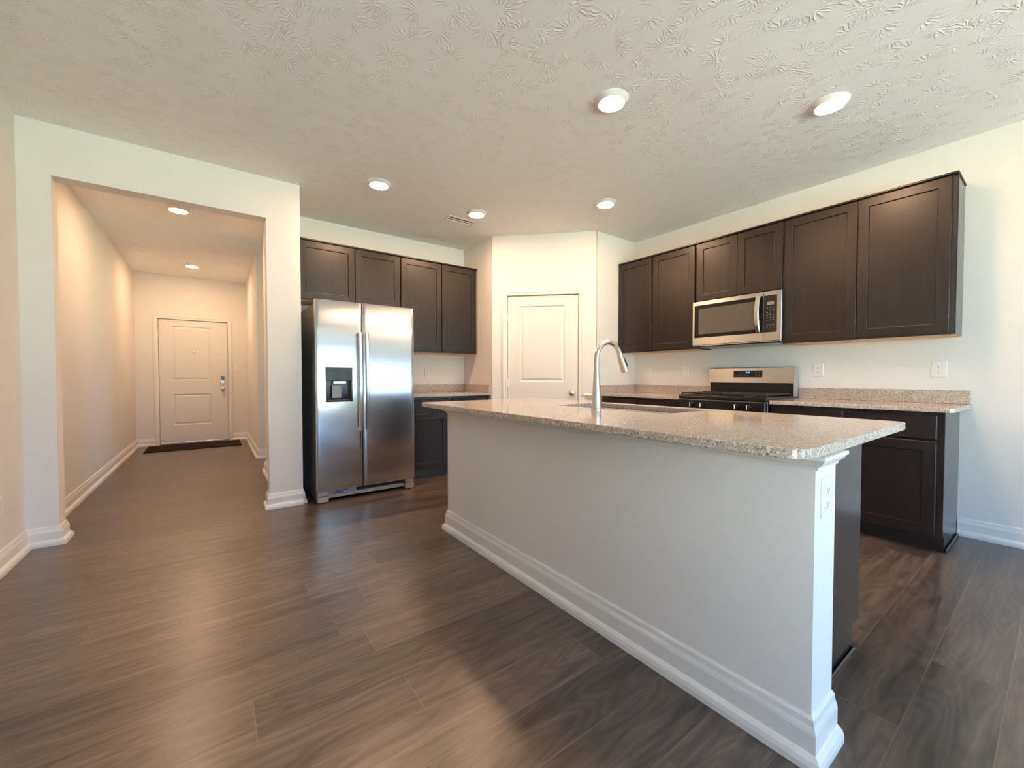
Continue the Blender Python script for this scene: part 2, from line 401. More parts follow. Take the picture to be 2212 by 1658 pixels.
# ------------------------------------------------------------------ doors
def casing(name, T, u0, u1, z1, w_=.057):
    bm = B()
    P2 = [(u0 - w_, 0), (u0 - w_, z1 + w_), (u1 + w_, z1 + w_), (u1 + w_, 0)]
    Q2 = [(u0, 0), (u0, z1), (u1, z1), (u1, 0)]
    def L(t_, v): return [(a[0] * (1 - t_) + b[0] * t_, v, a[1] * (1 - t_) + b[1] * t_) for a, b in zip(P2, Q2)]
    rings = [L(0, 0), L(0, -.016), L(.25, -.017), L(.45, -.012), L(.85, -.010), L(1, -.007), L(1, .02)]
    b = bmesh.new(); R = [[b.verts.new(p) for p in r] for r in rings]
    for i in range(len(R) - 1):
        for j in range(3): b.faces.new((R[i][j], R[i][j + 1], R[i + 1][j + 1], R[i + 1][j]))
    bmesh.ops.recalc_face_normals(b, faces=b.faces); merge(bm, b, T)
    # jamb lining
    bx(bm, u0 - .012, u0, .0, .09, 0, z1, T); bx(bm, u1, u1 + .012, .0, .09, 0, z1, T); bx(bm, u0 - .012, u1 + .012, .0, .09, z1, z1 + .012, T)
    return struct(name, bm, M['white'])
def leaf(T, u0, u1, z0, z1, panels, v=.012):
    bm = B()
    us = sorted({u0, panels[0][0], panels[0][1], u1}); zs = sorted({z0, z1} | {p[2] for p in panels} | {p[3] for p in panels})
    b = bmesh.new()
    def quad(pts): b.faces.new([b.verts.new(p) for p in pts])
    for i in range(len(us) - 1):
        for j in range(len(zs) - 1):
            a0, a1, c0, c1 = us[i], us[i + 1], zs[j], zs[j + 1]
            if any(abs(p[0] - a0) < 1e-6 and abs(p[2] - c0) < 1e-6 for p in panels):
                ins = [(0, 0), (.010, .012), (.020, .013), (.040, .004), (.046, .004)]
                for (i0, e0), (i1, e1) in zip(ins, ins[1:]):
                    A = [(a0 + i0, v + e0, c0 + i0), (a1 - i0, v + e0, c0 + i0), (a1 - i0, v + e0, c1 - i0), (a0 + i0, v + e0, c1 - i0)]
                    C = [(a0 + i1, v + e1, c0 + i1), (a1 - i1, v + e1, c0 + i1), (a1 - i1, v + e1, c1 - i1), (a0 + i1, v + e1, c1 - i1)]
                    for q_ in range(4): quad([A[q_], A[(q_ + 1) % 4], C[(q_ + 1) % 4], C[q_]])
                i1, e1 = ins[-1]
                quad([(a0 + i1, v + e1, c0 + i1), (a1 - i1, v + e1, c0 + i1), (a1 - i1, v + e1, c1 - i1), (a0 + i1, v + e1, c1 - i1)])
            else: quad([(a0, v, c0), (a1, v, c0), (a1, v, c1), (a0, v, c1)])
    vb = v + .035
    quad([(u0, vb, z0), (u0, vb, z1), (u1, vb, z1), (u1, vb, z0)])
    quad([(u0, v, z0), (u0, v, z1), (u0, vb, z1), (u0, vb, z0)]); quad([(u1, v, z0), (u1, v, z1), (u1, vb, z1), (u1, vb, z0)])
    quad([(u0, v, z1), (u1, v, z1), (u1, vb, z1), (u0, vb, z1)]); quad([(u0, v, z0), (u1, v, z0), (u1, vb, z0), (u0, vb, z0)])
    bmesh.ops.remove_doubles(b, verts=b.verts, dist=1e-5); bmesh.ops.recalc_face_normals(b, faces=b.faces)
    merge(bm, b, T); return bm
def knob(T, u, z, v):
    return lathe(B(), [(.031, v), (.031, v - .006), (.014, v - .010), (.012, v - .030), (.020, v - .036), (.028, v - .048), (.027, v - .060), (.018, v - .068), (.004, v - .070)], (u, 0, z), 'y', 24, T)
def hinge(T, u, z, v):
    bm = B(); bx(bm, u - .012, u + .012, v - .003, v, z - .045, z + .045, T); lathe(bm, [(.006, z - .047), (.006, z + .047)], (u, v - .006, 0), 'z', 10, T); return bm
# entry door
ET = frame((0, yE), (1, 0), (0, 1))
casing('trim_1', ET, -0.705, 0.205, 2.035)
d_ = struct('door_1', leaf(ET, -0.700, 0.200, 0.036, 2.028, [(-0.535, 0.025 - .06, 0.315, 0.82), (-0.535, 0.025 - .06, 1.045, 1.925)]), M['door'])
link('door_light_stop', (lambda b_: (bx(b_, -.735, -.685, .048, .075, 0, 2.06, ET), bx(b_, .185, .235, .048, .075, 0, 2.06, ET), bx(b_, -.735, .235, .048, .075, 2.01, 2.06, ET), b_)[-1])(B()), M['white'], d_)  # strips added behind the leaf to block daylight leaking round its edges
link('threshold', bx(B(), -0.70, 0.20, -.02, .10, 0, .035, ET, .006), M['steel'], d_)
for z in (0.29, 1.07, 1.80): link('hinge', hinge(ET, -0.703, z, .010), M['nickel'], d_)
link('door_knob', knob(ET, .125, .895, .012), M['nickel'], d_, smooth=True)
lk = link('deadbolt', plate(B(), rrect(.098, .152, .985, 1.115, .012), -.012, .012, ET, .004), M['nickel'], d_)
link('keypad', plate(B(), rrect(.103, .147, 1.040, 1.110, .006), -.016, -.011, ET, .001), M['black'], lk)
link('peephole', lathe(B(), [(.012, .012), (.012, .004), (.006, .002)], (-.25, 0, 1.52), 'y', 16, ET), M['chrome'], d_, smooth=True)
# pantry door
casing('trim_2', DT, d0 + .012, d1 - .012, 2.045)
d_ = struct('door_2', leaf(DT, d0 + .016, d1 - .016, 0.012, 2.040, [(0.325, 0.845, 0.24, 0.82), (0.325, 0.845, 1.045, 1.925)]), M['door'])
for z in (0.22, 1.03, 1.80): link('hinge', hinge(DT, d0 + .014, z, .010), M['white'], d_)
link('door_knob', knob(DT, .935, .915, .012), M['nickel'], d_, smooth=True)

# ------------------------------------------------------------------ island
ix0, ix1, iy0, iy1 = 1.222, 2.345, 0.392, 2.823
bX0, bX1, bY0, bY1 = 1.356, 1.522, 0.413, 2.635
struct('wall_island', bx(B(), bX0, bX1, bY0, bY1, 0, 0.884), M['wall'])
struct('baseboard_island', sweep(B(), [(bX1, bY1), (bX0, bY1), (bX0, bY0), (bX1, bY0)], [(o, z * 1.13) for o, z in BP]), M['white'])
CP = [(0, .842), (.006, .842), (.008, .850), (.020, .860), (.028, .872), (.032, .874), (.032, .884), (0, .884)]
struct('trim_3', sweep(B(), [(bX1, bY1), (bX0, bY1), (bX0, bY0), (bX1, bY0)], CP), M['white'])
def slab(outer, z0, z1, hole=None, bev=.003):
    bm = B(); b = bmesh.new()
    loops = [outer] + ([hole] if hole else [])
    tops = []
    for z in (z0, z1):
        es = []
        vs_all = []
        for lp in loops:
            vs = [b.verts.new((x, y, z)) for x, y in lp]; vs_all.append(vs)
            es += [b.edges.new((vs[i], vs[(i + 1) % len(vs)])) for i in range(len(vs))]
        bmesh.ops.triangle_fill(b, use_beauty=True, edges=es); tops.append(vs_all)
    for a, c_ in zip(*tops):
        for i in range(len(a)): b.faces.new((a[i], a[(i + 1) % len(a)], c_[(i + 1) % len(a)], c_[i]))
    bmesh.ops.recalc_face_normals(b, faces=b.faces)
    se = [e for e in b.edges if len(e.link_faces) == 2 and e.calc_face_angle(0) > 1.0]
    if bev: bmesh.ops.bevel(b, geom=se, offset=bev, segments=2, affect='EDGES', profile=0.5)
    merge(bm, b); return bm
sk = (1.845, 2.255, 1.205, 2.03)
single('island_countertop', slab(rrect(ix0, ix1, iy0, iy1, .055, 8), .885, .915, rrect(*sk, .05, 6)), M['quartz'],
       'large speckled quartz worktop with rounded corners on the island', 'countertop', (1.78, 1.6, .885))
# sink
t_ = Thing('kitchen_sink', 'undermount stainless sink set into the island worktop behind the faucet', 'sink', ((sk[0] + sk[1]) / 2, (sk[2] + sk[3]) / 2, .68))
def R3(i, z): return [(x, y, z) for x, y in rrect(sk[0] - i, sk[1] + i, sk[2] - i, sk[3] + i, max(.05 + i, .02), 6)]
t_.part('basin', loft(B(), [R3(.008, .884), R3(.004, .884), R3(.002, .878), R3(-.004, .72), R3(-.03, .70), R3(-.15, .695), R3(-.15, .69), R3(-.028, .692), R3(.002, .715), R3(.006, .876), R3(.008, .882)], cap0=False, cap1=False), M['steel'], smooth=True)
t_.part('drain', lathe(B(), [(.055, .692), (.055, .699), (.04, .700), (.03, .693)], (2.05, 1.62, 0)), M['chrome'], smooth=True)
# faucet
fx_, fy_ = 1.745, 1.575
t_ = Thing('kitchen_faucet', 'tall brushed nickel gooseneck faucet standing on the island worktop', 'faucet', (fx_, fy_, .915))
t_.part('body', lathe(B(), [(.030, .915), (.030, .921), (.0275, .925), (.027, .96), (.023, 1.03), (.0185, 1.09), (.0165, 1.125), (.0160, 1.127)], (fx_, fy_, 0)), M['nickel'], smooth=True)
pth = [(fx_, fy_, 1.12), (fx_, fy_, 1.16), (fx_, fy_, 1.2)] + [(fx_ + .104 - .104 * math.cos(a), fy_, 1.2 + .104 * math.sin(a)) for a in [math.radians(x) for x in range(10, 165, 9)]]
sp = t_.part('spout', tube(B(), pth, .0145, 18), M['nickel'], smooth=True)
e = Vector(pth[-1]); dv = (Vector(pth[-1]) - Vector(pth[-2])).normalized(); dv = (dv + Vector((.10, 0, 0))).normalized()
hp = [e + dv * s for s in (-.004, 0, .004, .03, .075, .103, .106)]
t_.part('spray_head', tube(B(), hp, [.0150, .0165, .0170, .0180, .0215, .0225, .018], 18), M['nickel'], smooth=True)
sd = Vector((-.35, -.93, 0)).normalized()
bc = e + dv * .055
fn = Vector((dv.z, 0, -dv.x)).normalized(); fn = -fn if fn.x < 0 else fn
fdir = (fn * .55 + Vector((0, -1, 0)) * .83).normalized()
t_.part('spray_button', tube(B(), [bc - dv * .02 + fdir * .0185, bc + dv * .022 + fdir * .0205], .0062, 10), M['slot'], smooth=True)
t_.part('spray_button', tube(B(), [bc - dv * .034 + fdir * .0172, bc - dv * .026 + fdir * .0178], .0055, 10), M['slot'], smooth=True)
hd = t_.part('handle', tube(B(), [(fx_, fy_ + .012, .988), (fx_, fy_ + .07, .991), (fx_, fy_ + .074, .991)], [.0205, .0205, .017], 18), M['nickel'], smooth=True)
t_.part('lever', tube(B(), [(fx_, fy_ + .072, .991), (fx_, fy_ + .079, .991), (fx_, fy_ + .083, .992), (fx_ - .01, fy_ + .115, .994)], [.0165, .0165, .008, .004], 14), M['chrome'], hd, smooth=True)

# ------------------------------------------------------------------ cabinets
def cabinet(name, T, W, D, z0, z1, doors, drawers, label, group, toe=False, ends=(False, False), crown=0.0, name_base=(0, 0), birch=False):
    """T: front-left corner of the carcass; doors/drawers: (u0,u1,z0,z1)"""
    c_ = T @ Vector((W / 2, D / 2, z0))
    t_ = Thing(name, label, 'cabinet', c_, group)
    bm = B(); zb = z0
    if toe:
        # notched side outline
        pts = [(0.075, z0), (D, z0), (D, z1), (0, z1), (0, z0 + .105), (.075, z0 + .105)]
        loft(bm, [[(0, a, b) for a, b in pts], [(W, a, b) for a, b in pts]], T)
    else:
        bx(bm, 0, W, 0, D, z0, z1, T)
    t_.part('carcass', bm, M['cab_side'])
    # face frame proud of the carcass
    if ends[1]: t_.part('end_stile', bx(B(), W - .001, W + .0025, 0, .02, z0 + (.105 if toe else 0), z1, T), M['cab'])
    if crown: t_.part('top_moulding', bx(B(), -.0, W + (.006 if ends[1] else 0), -.026, D - .002, z1, z1 + crown, T, .003), M['cab'])
    if birch: t_.part('underside_panel', bx(B(), .015, W - .015, .02, D - .004, z0 - .004, z0 + .001, T), M['birch'])
    for d in doors: t_.part('door', shaker(B(), *d, -.0205, T), M['cab'])
    for d in drawers:
        x0, x1, a, b = d
        t_.part('drawer', plate(B(), rect(x0, x1, a, b), -.0205, -.001, T, .003), M['cab'])
    return t_
gu = 'wall cabinets'; gb = 'base cabinets'
zt, zl = 2.413, 1.383
TF = lambda x: frame((x, 4.345), (1, 0), (0, 1))
dF = yF - 4.345 - .002
cabinet('wall_cabinet', TF(.625), 1.037, dF, 1.845, zt, [(.045, .552, 1.855, 2.405), (.560, 1.030, 1.855, 2.405)], [],
        'short dark brown two-door wall cabinet above the refrigerator', gu, crown=.014, birch=True)
cabinet('wall_cabinet', TF(1.664), .964, dF, zl, zt, [(.006, .487, zl + .012, 2.405), (.497, .955, zl + .012, 2.405)], [],
        'tall dark brown two-door wall cabinet to the right of the refrigerator', gu, crown=.014, ends=(False, True), birch=True)
TR = lambda y: frame((3.893, y), (0, -1), (1, 0))
dR = xR - 3.893 - .002
cabinet('wall_cabinet', TR(3.163), .957, dR, zl, zt, [(.008, .452, zl + .012, 2.405), (.470, .947, zl + .012, 2.405)], [],
        'dark brown two-door wall cabinet left of the microwave, beside the pantry corner', gu, crown=.014, birch=True)
cabinet('wall_cabinet', TR(2.204), .770, dR, 1.838, zt, [(.014, .394, 1.848, 2.405), (.398, .762, 1.848, 2.405)], [],
        'short dark brown two-door wall cabinet directly above the microwave', gu, crown=.014)
cabinet('wall_cabinet', TR(1.432), .990, dR, zl, zt, [(.008, .484, zl + .012, 2.405), (.490, .964, zl + .012, 2.405)], [],
        'wide dark brown two-door wall cabinet right of the microwave with exposed end', gu, crown=.014, ends=(False, True), birch=True)
# base cabinets
TBF = frame((1.664, 4.085), (1, 0), (0, 1))
cabinet('base_cabinet', TBF, .984, yF - 4.085 - .002, 0, .884, [(.012, .430, .115, .700), (.485, .925, .115, .700)], [(.012, .430, .715, .862), (.485, .925, .715, .862)],
        'dark base cabinet with two drawers between refrigerator and pantry corner', gb, toe=True)
TBR = lambda y: frame((3.607, y), (0, -1), (1, 0))
cabinet('base_cabinet', TBR(3.165), .985, xR - 3.607 - .002, 0, .884, [(.012, .475, .115, .700), (.500, .965, .115, .700)], [(.012, .475, .715, .862), (.500, .965, .715, .862)],
        'dark base cabinet left of the range, mostly hidden behind the island', gb, toe=True)
cabinet('base_cabinet', TBR(1.408), .966, xR - 3.607 - .002, 0, .884, [(.015, .468, .115, .700), (.500, .935, .115, .700)], [(.015, .468, .715, .862), (.500, .935, .715, .862)],
        'dark base cabinet right of the range with a pale-reflecting end panel', gb, toe=True, ends=(False, True))
single('shoe_moulding', bx(B(), 3.690, xR - .031, .428, .4405, 0, .016, I4, .004), M['cab_side'], 'thin brown strip along the floor under the right cabinet end panel', 'moulding', (3.9, .434, 0))
# island cabinets: fronts face the range
TI = lambda y: frame((2.150, y), (0, 1), (-1, 0))
Di = 2.150 - bX1 - .001
I0 = .497
for y0, wd, lab in ((I0, .62, 'dark island cabinet at the near end with a glossy side panel'), (I0 + .622, .92, 'dark island cabinet under the sink'), (I0 + 1.544, .58, 'dark island cabinet at the far end toward the refrigerator')):
    n = 2 if wd > .7 else 1
    ds = [(.012 + i * (wd - .012) / n, (i + 1) * (wd - .012) / n, .115, .700) for i in range(n)]
    dr = [(a, b, .715, .862) for a, b, _, _ in ds]
    if 'sink' in lab:
        # open-topped carcass so that the basin has room
        cT = TI(y0); t_ = Thing('island_cabinet', lab, 'cabinet', cT @ Vector((wd / 2, Di / 2, 0)), 'island cabinets')
        bm = B(); bx(bm, 0, .018, .0, Di, .1, .884, cT); bx(bm, wd - .018, wd, 0, Di, .1, .884, cT); bx(bm, .018, wd - .018, 0, Di, .1, .12, cT); bx(bm, .018, wd - .018, 0, .018, .70, .884, cT); bx(bm, 0, wd, .075, Di, 0, .1, cT)
        t_.part('carcass', bm, M['cab_side'])
        for d in ds: t_.part('door', shaker(B(), *d, -.0205, cT), M['cab'])
        for d in dr: t_.part('drawer', plate(B(), rect(*d), -.0205, -.001, cT, .003), M['cab'])
    else:
        cabinet('island_cabinet', TI(y0), wd, Di, 0, .884, ds, dr, lab, 'island cabinets', toe=True)
single('shoe_moulding', bx(B(), bX1 + .032, 2.075, .484, .4955, 0, .018, I4, .005), M['cab_side'], 'thin strip along the floor under the island side panel', 'moulding', (1.8, .49, 0))

# countertops along the walls
def counter(name, pts, splashes, label, base):
    t_ = Thing(name, label, 'countertop', base, 'wall countertops')
    t_.part('top', slab(pts, .885, .915), M['quartz'])
    for s_ in splashes: t_.part('backsplash', bx(B(), *s_, .915, 1.008, I4, .002), M['quartz'])
    return t_
cf = 3.572
counter('countertop', [(cf + .02, .398), (xR - .001, .388), (xR - .001, 1.407), (cf, 1.407), (cf, .418)], [(xR - .021, xR - .001, .390, 1.407)],
        'speckled quartz counter with backsplash right of the range', (3.88, .9, .885))
counter('countertop', [(cf, 2.176), (xR - .001, 2.176), (xR - .001, 3.166), (cf, 3.166)], [(xR - .021, xR - .001, 2.176, 3.145), (cf, xR - .001, 3.146, 3.166)],
        'speckled quartz counter with backsplash left of the range', (3.88, 2.67, .885))
counter('countertop', [(1.662, 4.045), (xP1 - .001, 4.045), (xP1 - .001, yF - .001), (1.662, yF - .001)], [(1.662, xP1 - .022, yF - .021, yF - .001), (xP1 - .021, xP1 - .001, 4.06, yF - .001)],
        'speckled quartz counter with backsplash beside the refrigerator', (2.15, 4.36, .885))

# ------------------------------------------------------------------ refrigerator
FT = frame((0, 3.804), (1, 0), (0, 1)); fx0, fx1 = .706, 1.594
t_ = Thing('refrigerator', 'stainless side-by-side refrigerator with ice and water dispenser', 'refrigerator', (1.15, 4.2, 0))
t_.part('body', bx(B(), fx0 + .004, fx1 - .004, .075, .80, .03, 1.745, FT, .004), M['fside'])
def fdoor(u0, u1, z0, z1, hole=None):
    # gently crowned door front; optional recess for the dispenser
    b = bmesh.new(); n = 14
    us = [u0 + (u1 - u0) * i / n for i in range(n + 1)]
    if hole: us = sorted([x for x in us if all(abs(x - h_) > .012 for h_ in hole[:2])] + list(hole[:2]))
    zs = sorted([z0, z0 + .01, z1 - .01, z1] + (list(hole[2:]) if hole else []))
    def dep(u, z):
        s_ = (u - u0) / (u1 - u0); r = min(u - u0, u1 - u)
        v = -.0006 * 4 * s_ * (1 - s_)
        if r < .012: v += .010 * (1 - r / .012) ** 2
        if z in (z0, z1): v += .004
        return v
    us = sorted(us + [u0 + .004, u0 + .010, u1 - .004, u1 - .010])
    G_ = {(i, j): b.verts.new((u, dep(u, z), z)) for i, u in enumerate(us) for j, z in enumerate(zs)}
    for i in range(len(us) - 1):
        for j in range(len(zs) - 1):
            if hole and hole[0] - 1e-6 <= us[i] and us[i + 1] <= hole[1] + 1e-6 and hole[2] - 1e-6 <= zs[j] and zs[j + 1] <= hole[3] + 1e-6: continue
            b.faces.new((G_[i, j], G_[i + 1, j], G_[i + 1, j + 1], G_[i, j + 1]))
    be = [e_ for e_ in b.edges if len(e_.link_faces) == 1]
    r = bmesh.ops.extrude_edge_only(b, edges=be)
    for v in [g_ for g_ in r['geom'] if isinstance(g_, bmesh.types.BMVert)]: v.co.y = .062
    bmesh.ops.recalc_face_normals(b, faces=b.faces)
    bm = B(); merge(bm, b, FT); bx(bm, u0 + .002, u1 - .002, .0625, .075, z0, z1, FT); return bm
hole = (.783, 1.007, .882, 1.186)
dl = t_.part('door', fdoor(fx0, 1.093, .105, 1.772, hole), M['fridge'], smooth=True)
dr_ = t_.part('door', fdoor(1.101, fx1, .105, 1.772), M['fridge'], smooth=True)
for (u, d_) in ((1.068, dl), (1.130, dr_)):
    bm = B(); n = 18; rings = []
    for i in range(n + 1):
        s_ = i / n; z = .615 + s_ * .89; bow = -.040 - .020 * math.sin(PI * s_)
        w2 = .0165
        rings.append([(u - w2, bow + .006, z), (u - w2 * .6, bow - .004, z), (u + w2 * .6, bow - .004, z), (u + w2, bow + .006, z), (u + w2 * .7, bow + .012, z), (u - w2 * .7, bow + .012, z)])
    loft(bm, rings, FT)
    for z in (.63, 1.49): bx(bm, u - .010, u + .010, -.036, .004, z - .013, z + .013, FT, .003)
    t_.part('door_handle', bm, M['steel'], d_, smooth=True)
# dispenser
dp = t_.part('dispenser', plate(B(), rrect(hole[0], hole[1], 1.068, hole[3], .008), -.009, .05, FT, .002), M['panel'], dl)
bm = B()
bx(bm, hole[0], hole[0] + .014, -.007, .06, hole[2], 1.068, FT, .002); bx(bm, hole[1] - .014, hole[1], -.007, .06, hole[2], 1.068, FT, .002)
bx(bm, hole[0], hole[1], -.007, .06, hole[2], hole[2] + .016, FT, .003); bx(bm, hole[0], hole[1], .052, .061, hole[2], 1.068, FT)
t_.part('dispenser_recess', bm, M['black'], dl)
t_.part('dispenser_paddle', plate(B(), rrect(.838, .918, .915, 1.030, .012), .022, .034, FT, .003), M['fgrey'], dl)
t_.part('dispenser_spout', bx(B(), .845, .955, .000, .045, 1.040, 1.067, FT, .004), M['steel'], dl)
for i in range(4): t_.part('dispenser_button', bx(B(), .825 + i * .030, .832 + i * .030, -.0100, -.0088, 1.134, 1.141, FT), M['legend'], dl)
bm = B(); bx(bm, .80, 1.50, .035, .07, .030, .062, FT, .003)
bx(bm, .80, 1.045, .035, .07, .062, .098, FT, .002)
t_.part('base_grille', bm, M['fgrey'])
bm = B(); bx(bm, 1.045, 1.50, .060, .072, .062, .102, FT)
for i in range(4): bx(bm, 1.05, 1.495, .050, .062, .066 + i * .009, .070 + i * .009, FT)
t_.part('vent_slots', bm, M['dkgrille'])
t_.part('blue_label', bx(B(), .865, .965, .0335, .0355, .082, .096, FT), M['blue'])
t_.part('red_label', bx(B(), .845, .930, .0335, .0355, .064, .076, FT), M['red'])
for u in (.712, 1.500):
    bm = B(); bx(bm, u, u + .090, .010, .075, .006, .055, FT, .004); bx(bm, u + .002, u + .088, .014, .075, .060, .103, FT, .003)
    t_.part('foot_cover', bm, M['fgrey'])

# ------------------------------------------------------------------ microwave
MT = frame((3.820, 2.200), (0, -1), (1, 0)); Wm = .780
t_ = Thing('microwave', 'stainless over-the-range microwave hanging under the short cabinet', 'microwave', (4.0, 1.81, 1.405))
t_.part('body', bx(B(), .006, Wm - .004, .030, xR - 3.82 - .002, 1.395, 1.832, MT, .003), M['blackm'])
b0, b1 = 1.412, 1.833
def frame_plate(u0, u1, z0, z1, a0, a1, c0, c1):
    """stainless front piece with an opening (a0..a1, c0..c1)"""
    bm = B(); O = rrect(u0, u1, z0, z1, .006, 4); Hh = rrect(a0, a1, c0, c1, .006, 4)
    R_ = lambda L_, v: [(x, v, z) for x, z in L_]
    Oi = rrect(u0 + .002, u1 - .002, z0 + .002, z1 - .002, .006, 4)
    loft(bm, [R_(O, .030), R_(O, .003), R_(Oi, 0), R_(Hh, 0), R_(Hh, .030)], MT, False, False); return bm
sd_ = .640
dd = t_.part('door', frame_plate(0, sd_, b0, b1, .020, sd_ - .001, 1.482, 1.795), M['steel_y'])
t_.part('door_window', plate(B(), rrect(.021, sd_ - .002, 1.483, 1.794, .006, 4), .002, .028, MT, .001), M['black'], dd)
t_.part('window_mesh', plate(B(), rrect(.060, .575, 1.515, 1.760, .010, 4), .0005, .004, MT, .0005), M['glass_dk'], dd)
bm = B(); rings = []
for i in range(17):
    s_ = i / 16; z = 1.487 + s_ * .315; bow = -.012 - .038 * math.sin(PI * s_) ** .8
    rings.append([(.585, bow, z), (.590, bow - .007, z), (.618, bow - .007, z), (.624, bow, z), (.618, bow + .006, z), (.590, bow + .006, z)])
loft(bm, rings, MT); bx(bm, .592, .616, -.016, .004, 1.487, 1.505, MT); bx(bm, .592, .616, -.016, .004, 1.784, 1.802, MT)
t_.part('door_handle', bm, M['steel'], dd, smooth=True)
cp = t_.part('control_panel', frame_plate(sd_ + .002, Wm, b0, b1, sd_ + .003, Wm - .034, 1.482, 1.795), M['steel_y'])
t_.part('keypad', plate(B(), rrect(sd_ + .004, Wm - .035, 1.483, 1.794, .006, 4), .002, .028, MT, .001), M['panel'], cp)
t_.part('display', bx(B(), .668, .722, .0012, .0025, 1.716, 1.742, MT), M['lcd'], cp)
bm = B()
for i in range(9):
    for j in range(3):
        if i == 6: continue
        bx(bm, .664 + j * .024, .676 + j * .024, .0014, .0025, 1.690 - i * .021, 1.694 - i * .021, MT)
o_k = t_.part('key_legend', bm, M['legend'], cp); o_k['kind'] = 'stuff'
t_.part('vent_grille', bx(B(), .05, Wm - .05, .05, .30, 1.386, 1.395, MT, .002), M['fgrey'])
t_.part('bottom_lip', bx(B(), .002, Wm - .002, .004, .05, 1.400, 1.412, MT, .003), M['steel'])

# ------------------------------------------------------------------ range
RT = frame((3.535, 2.170), (0, -1), (1, 0)); Wr = .756; Dr = xR - 3.535
t_ = Thing('gas_range', 'black and stainless gas range with a lit blue clock on its back panel', 'range', (3.85, 1.79, 0))
t_.part('body', bx(B(), 0, Wr, .03, Dr - .03, .03, .905, RT, .003), M['blackm'])
bm = B(); bx(bm, 0, Wr, 0, .56, .905, .930, RT, .006, 2); bx(bm, .0, Wr, .0, .012, .926, .936, RT, .003); bx(bm, 0, .012, .0, .56, .926, .936, RT, .003); bx(bm, Wr - .012, Wr, .0, .56, .926, .936, RT, .003)
t_.part('cooktop', bm, M['blackm'])
cpn = t_.part('knob_panel', bx(B(), .004, Wr - .004, -.006, .03, .800, .895, RT, .004), M['blackm'])
t_.part('trim_strip', bx(B(), 0, Wr, -.004, .03, .895, .900, RT), M['steel'])
for u in (.140, .236, .532, .628):
    kb = lathe(B(), [(.024, -.006), (.024, -.010), (.020, -.012), (.018, -.032), (.015, -.036)], (u, 0, .852), 'y', 20, RT)
    kn = t_.part('knob', kb, M['blackm'], cpn, smooth=True)
    t_.part('knob_grip', bx(B(), u - .004, u + .004, -.048, -.030, .834, .872, RT, .0015), M['steel'], kn)
od = t_.part('oven_door', bx(B(), .006, Wr - .006, -.012, .03, .225, .795, RT, .006), M['steel_y'])
t_.part('oven_window', plate(B(), rrect(.10, Wr - .10, .36, .66, .02), -.014, -.010, RT, .001), M['black'], od)
bm = tube(B(), [(.06, -.055, .745), (Wr - .06, -.055, .745)], .012, 14, RT); bx(bm, .07, .09, -.055, -.012, .737, .753, RT); bx(bm, Wr - .09, Wr - .07, -.055, -.012, .737, .753, RT)
t_.part('oven_handle', bm, M['steel'], od, smooth=True)
t_.part('storage_drawer', bx(B(), .006, Wr - .006, -.010, .03, .06, .215, RT, .006), M['steel_y'])
# grates: two halves
for g0 in (.014, .381):
    g1 = g0 + .361; bm = B()
    for u in (g0, g1 - .012): bx(bm, u, u + .012, .03, .535, .948, .960, RT, .002)
    for v in (.03, .275, .523): bx(bm, g0, g1, v, v + .012, .948, .960, RT, .002)
    for v in (.150, .400):
        bx(bm, g0, g0 + .13, v, v + .010, .950, .964, RT, .002); bx(bm, g1 - .13, g1, v, v + .010, .950, .964, RT, .002)
        bx(bm, (g0 + g1) / 2 - .005, (g0 + g1) / 2 + .005, v - .12, v - .035, .950, .964, RT, .002); bx(bm, (g0 + g1) / 2 - .005, (g0 + g1) / 2 + .005, v + .045, v + .12, .950, .964, RT, .002)
    for u in (g0, g1 - .012):
        for v in (.03, .523): bx(bm, u, u + .012, v, v + .012, .930, .950, RT)
    t_.part('grate', bm, M['iron'])
for u in (.195, .562):
    for v in (.155, .405):
        t_.part('burner', lathe(B(), [(.050, .930), (.050, .938), (.036, .940), (.034, .948), (.028, .950)], (u, v, 0), 'z', 24, RT), M['iron'], smooth=True)
# oval griddle/center burner
# back panel
v0 = 4.085 - 3.535
t_.part('backguard', bx(B(), .004, Wr - .004, v0 + .02, v0 + .085, .93, 1.188, RT, .004), M['blackm'])
bm = loft(B(), [[(.0, v0 + .03, 1.040), (Wr, v0 + .03, 1.040), (Wr, v0 + .085, 1.040), (0, v0 + .085, 1.040)], [(.0, v0, 1.046), (Wr, v0, 1.046), (Wr, v0 + .085, 1.046), (0, v0 + .085, 1.046)],
                [(0, v0 + .008, 1.186), (Wr, v0 + .008, 1.186), (Wr, v0 + .085, 1.192), (0, v0 + .085, 1.192)], [(0.002, v0 + .014, 1.192), (Wr - .002, v0 + .014, 1.192), (Wr, v0 + .085, 1.196), (0, v0 + .085, 1.196)]], RT)
bp = t_.part('back_panel', bm, M['steel_y'])
t_.part('end_cap', bx(B(), Wr, Wr + .004, v0 - .002, v0 + .088, .93, 1.196, RT, .001), M['fgrey'])
def onp(z): return v0 + .008 * (z - 1.046) / .14
pd = [(.244, 1.098), (.500, 1.098), (.500, 1.163), (.244, 1.163)]
bm = loft(B(), [[(u, onp(z) + .004, z) for u, z in pd], [(u, onp(z) - .002, z) for u, z in pd]], RT)
dpn = t_.part('display_panel', bm, M['panel'], bp)
SEG = {'0': 'abcdef', '1': 'bc', '2': 'abged', '4': 'fgbc', '5': 'afgcd'}
bm = B()
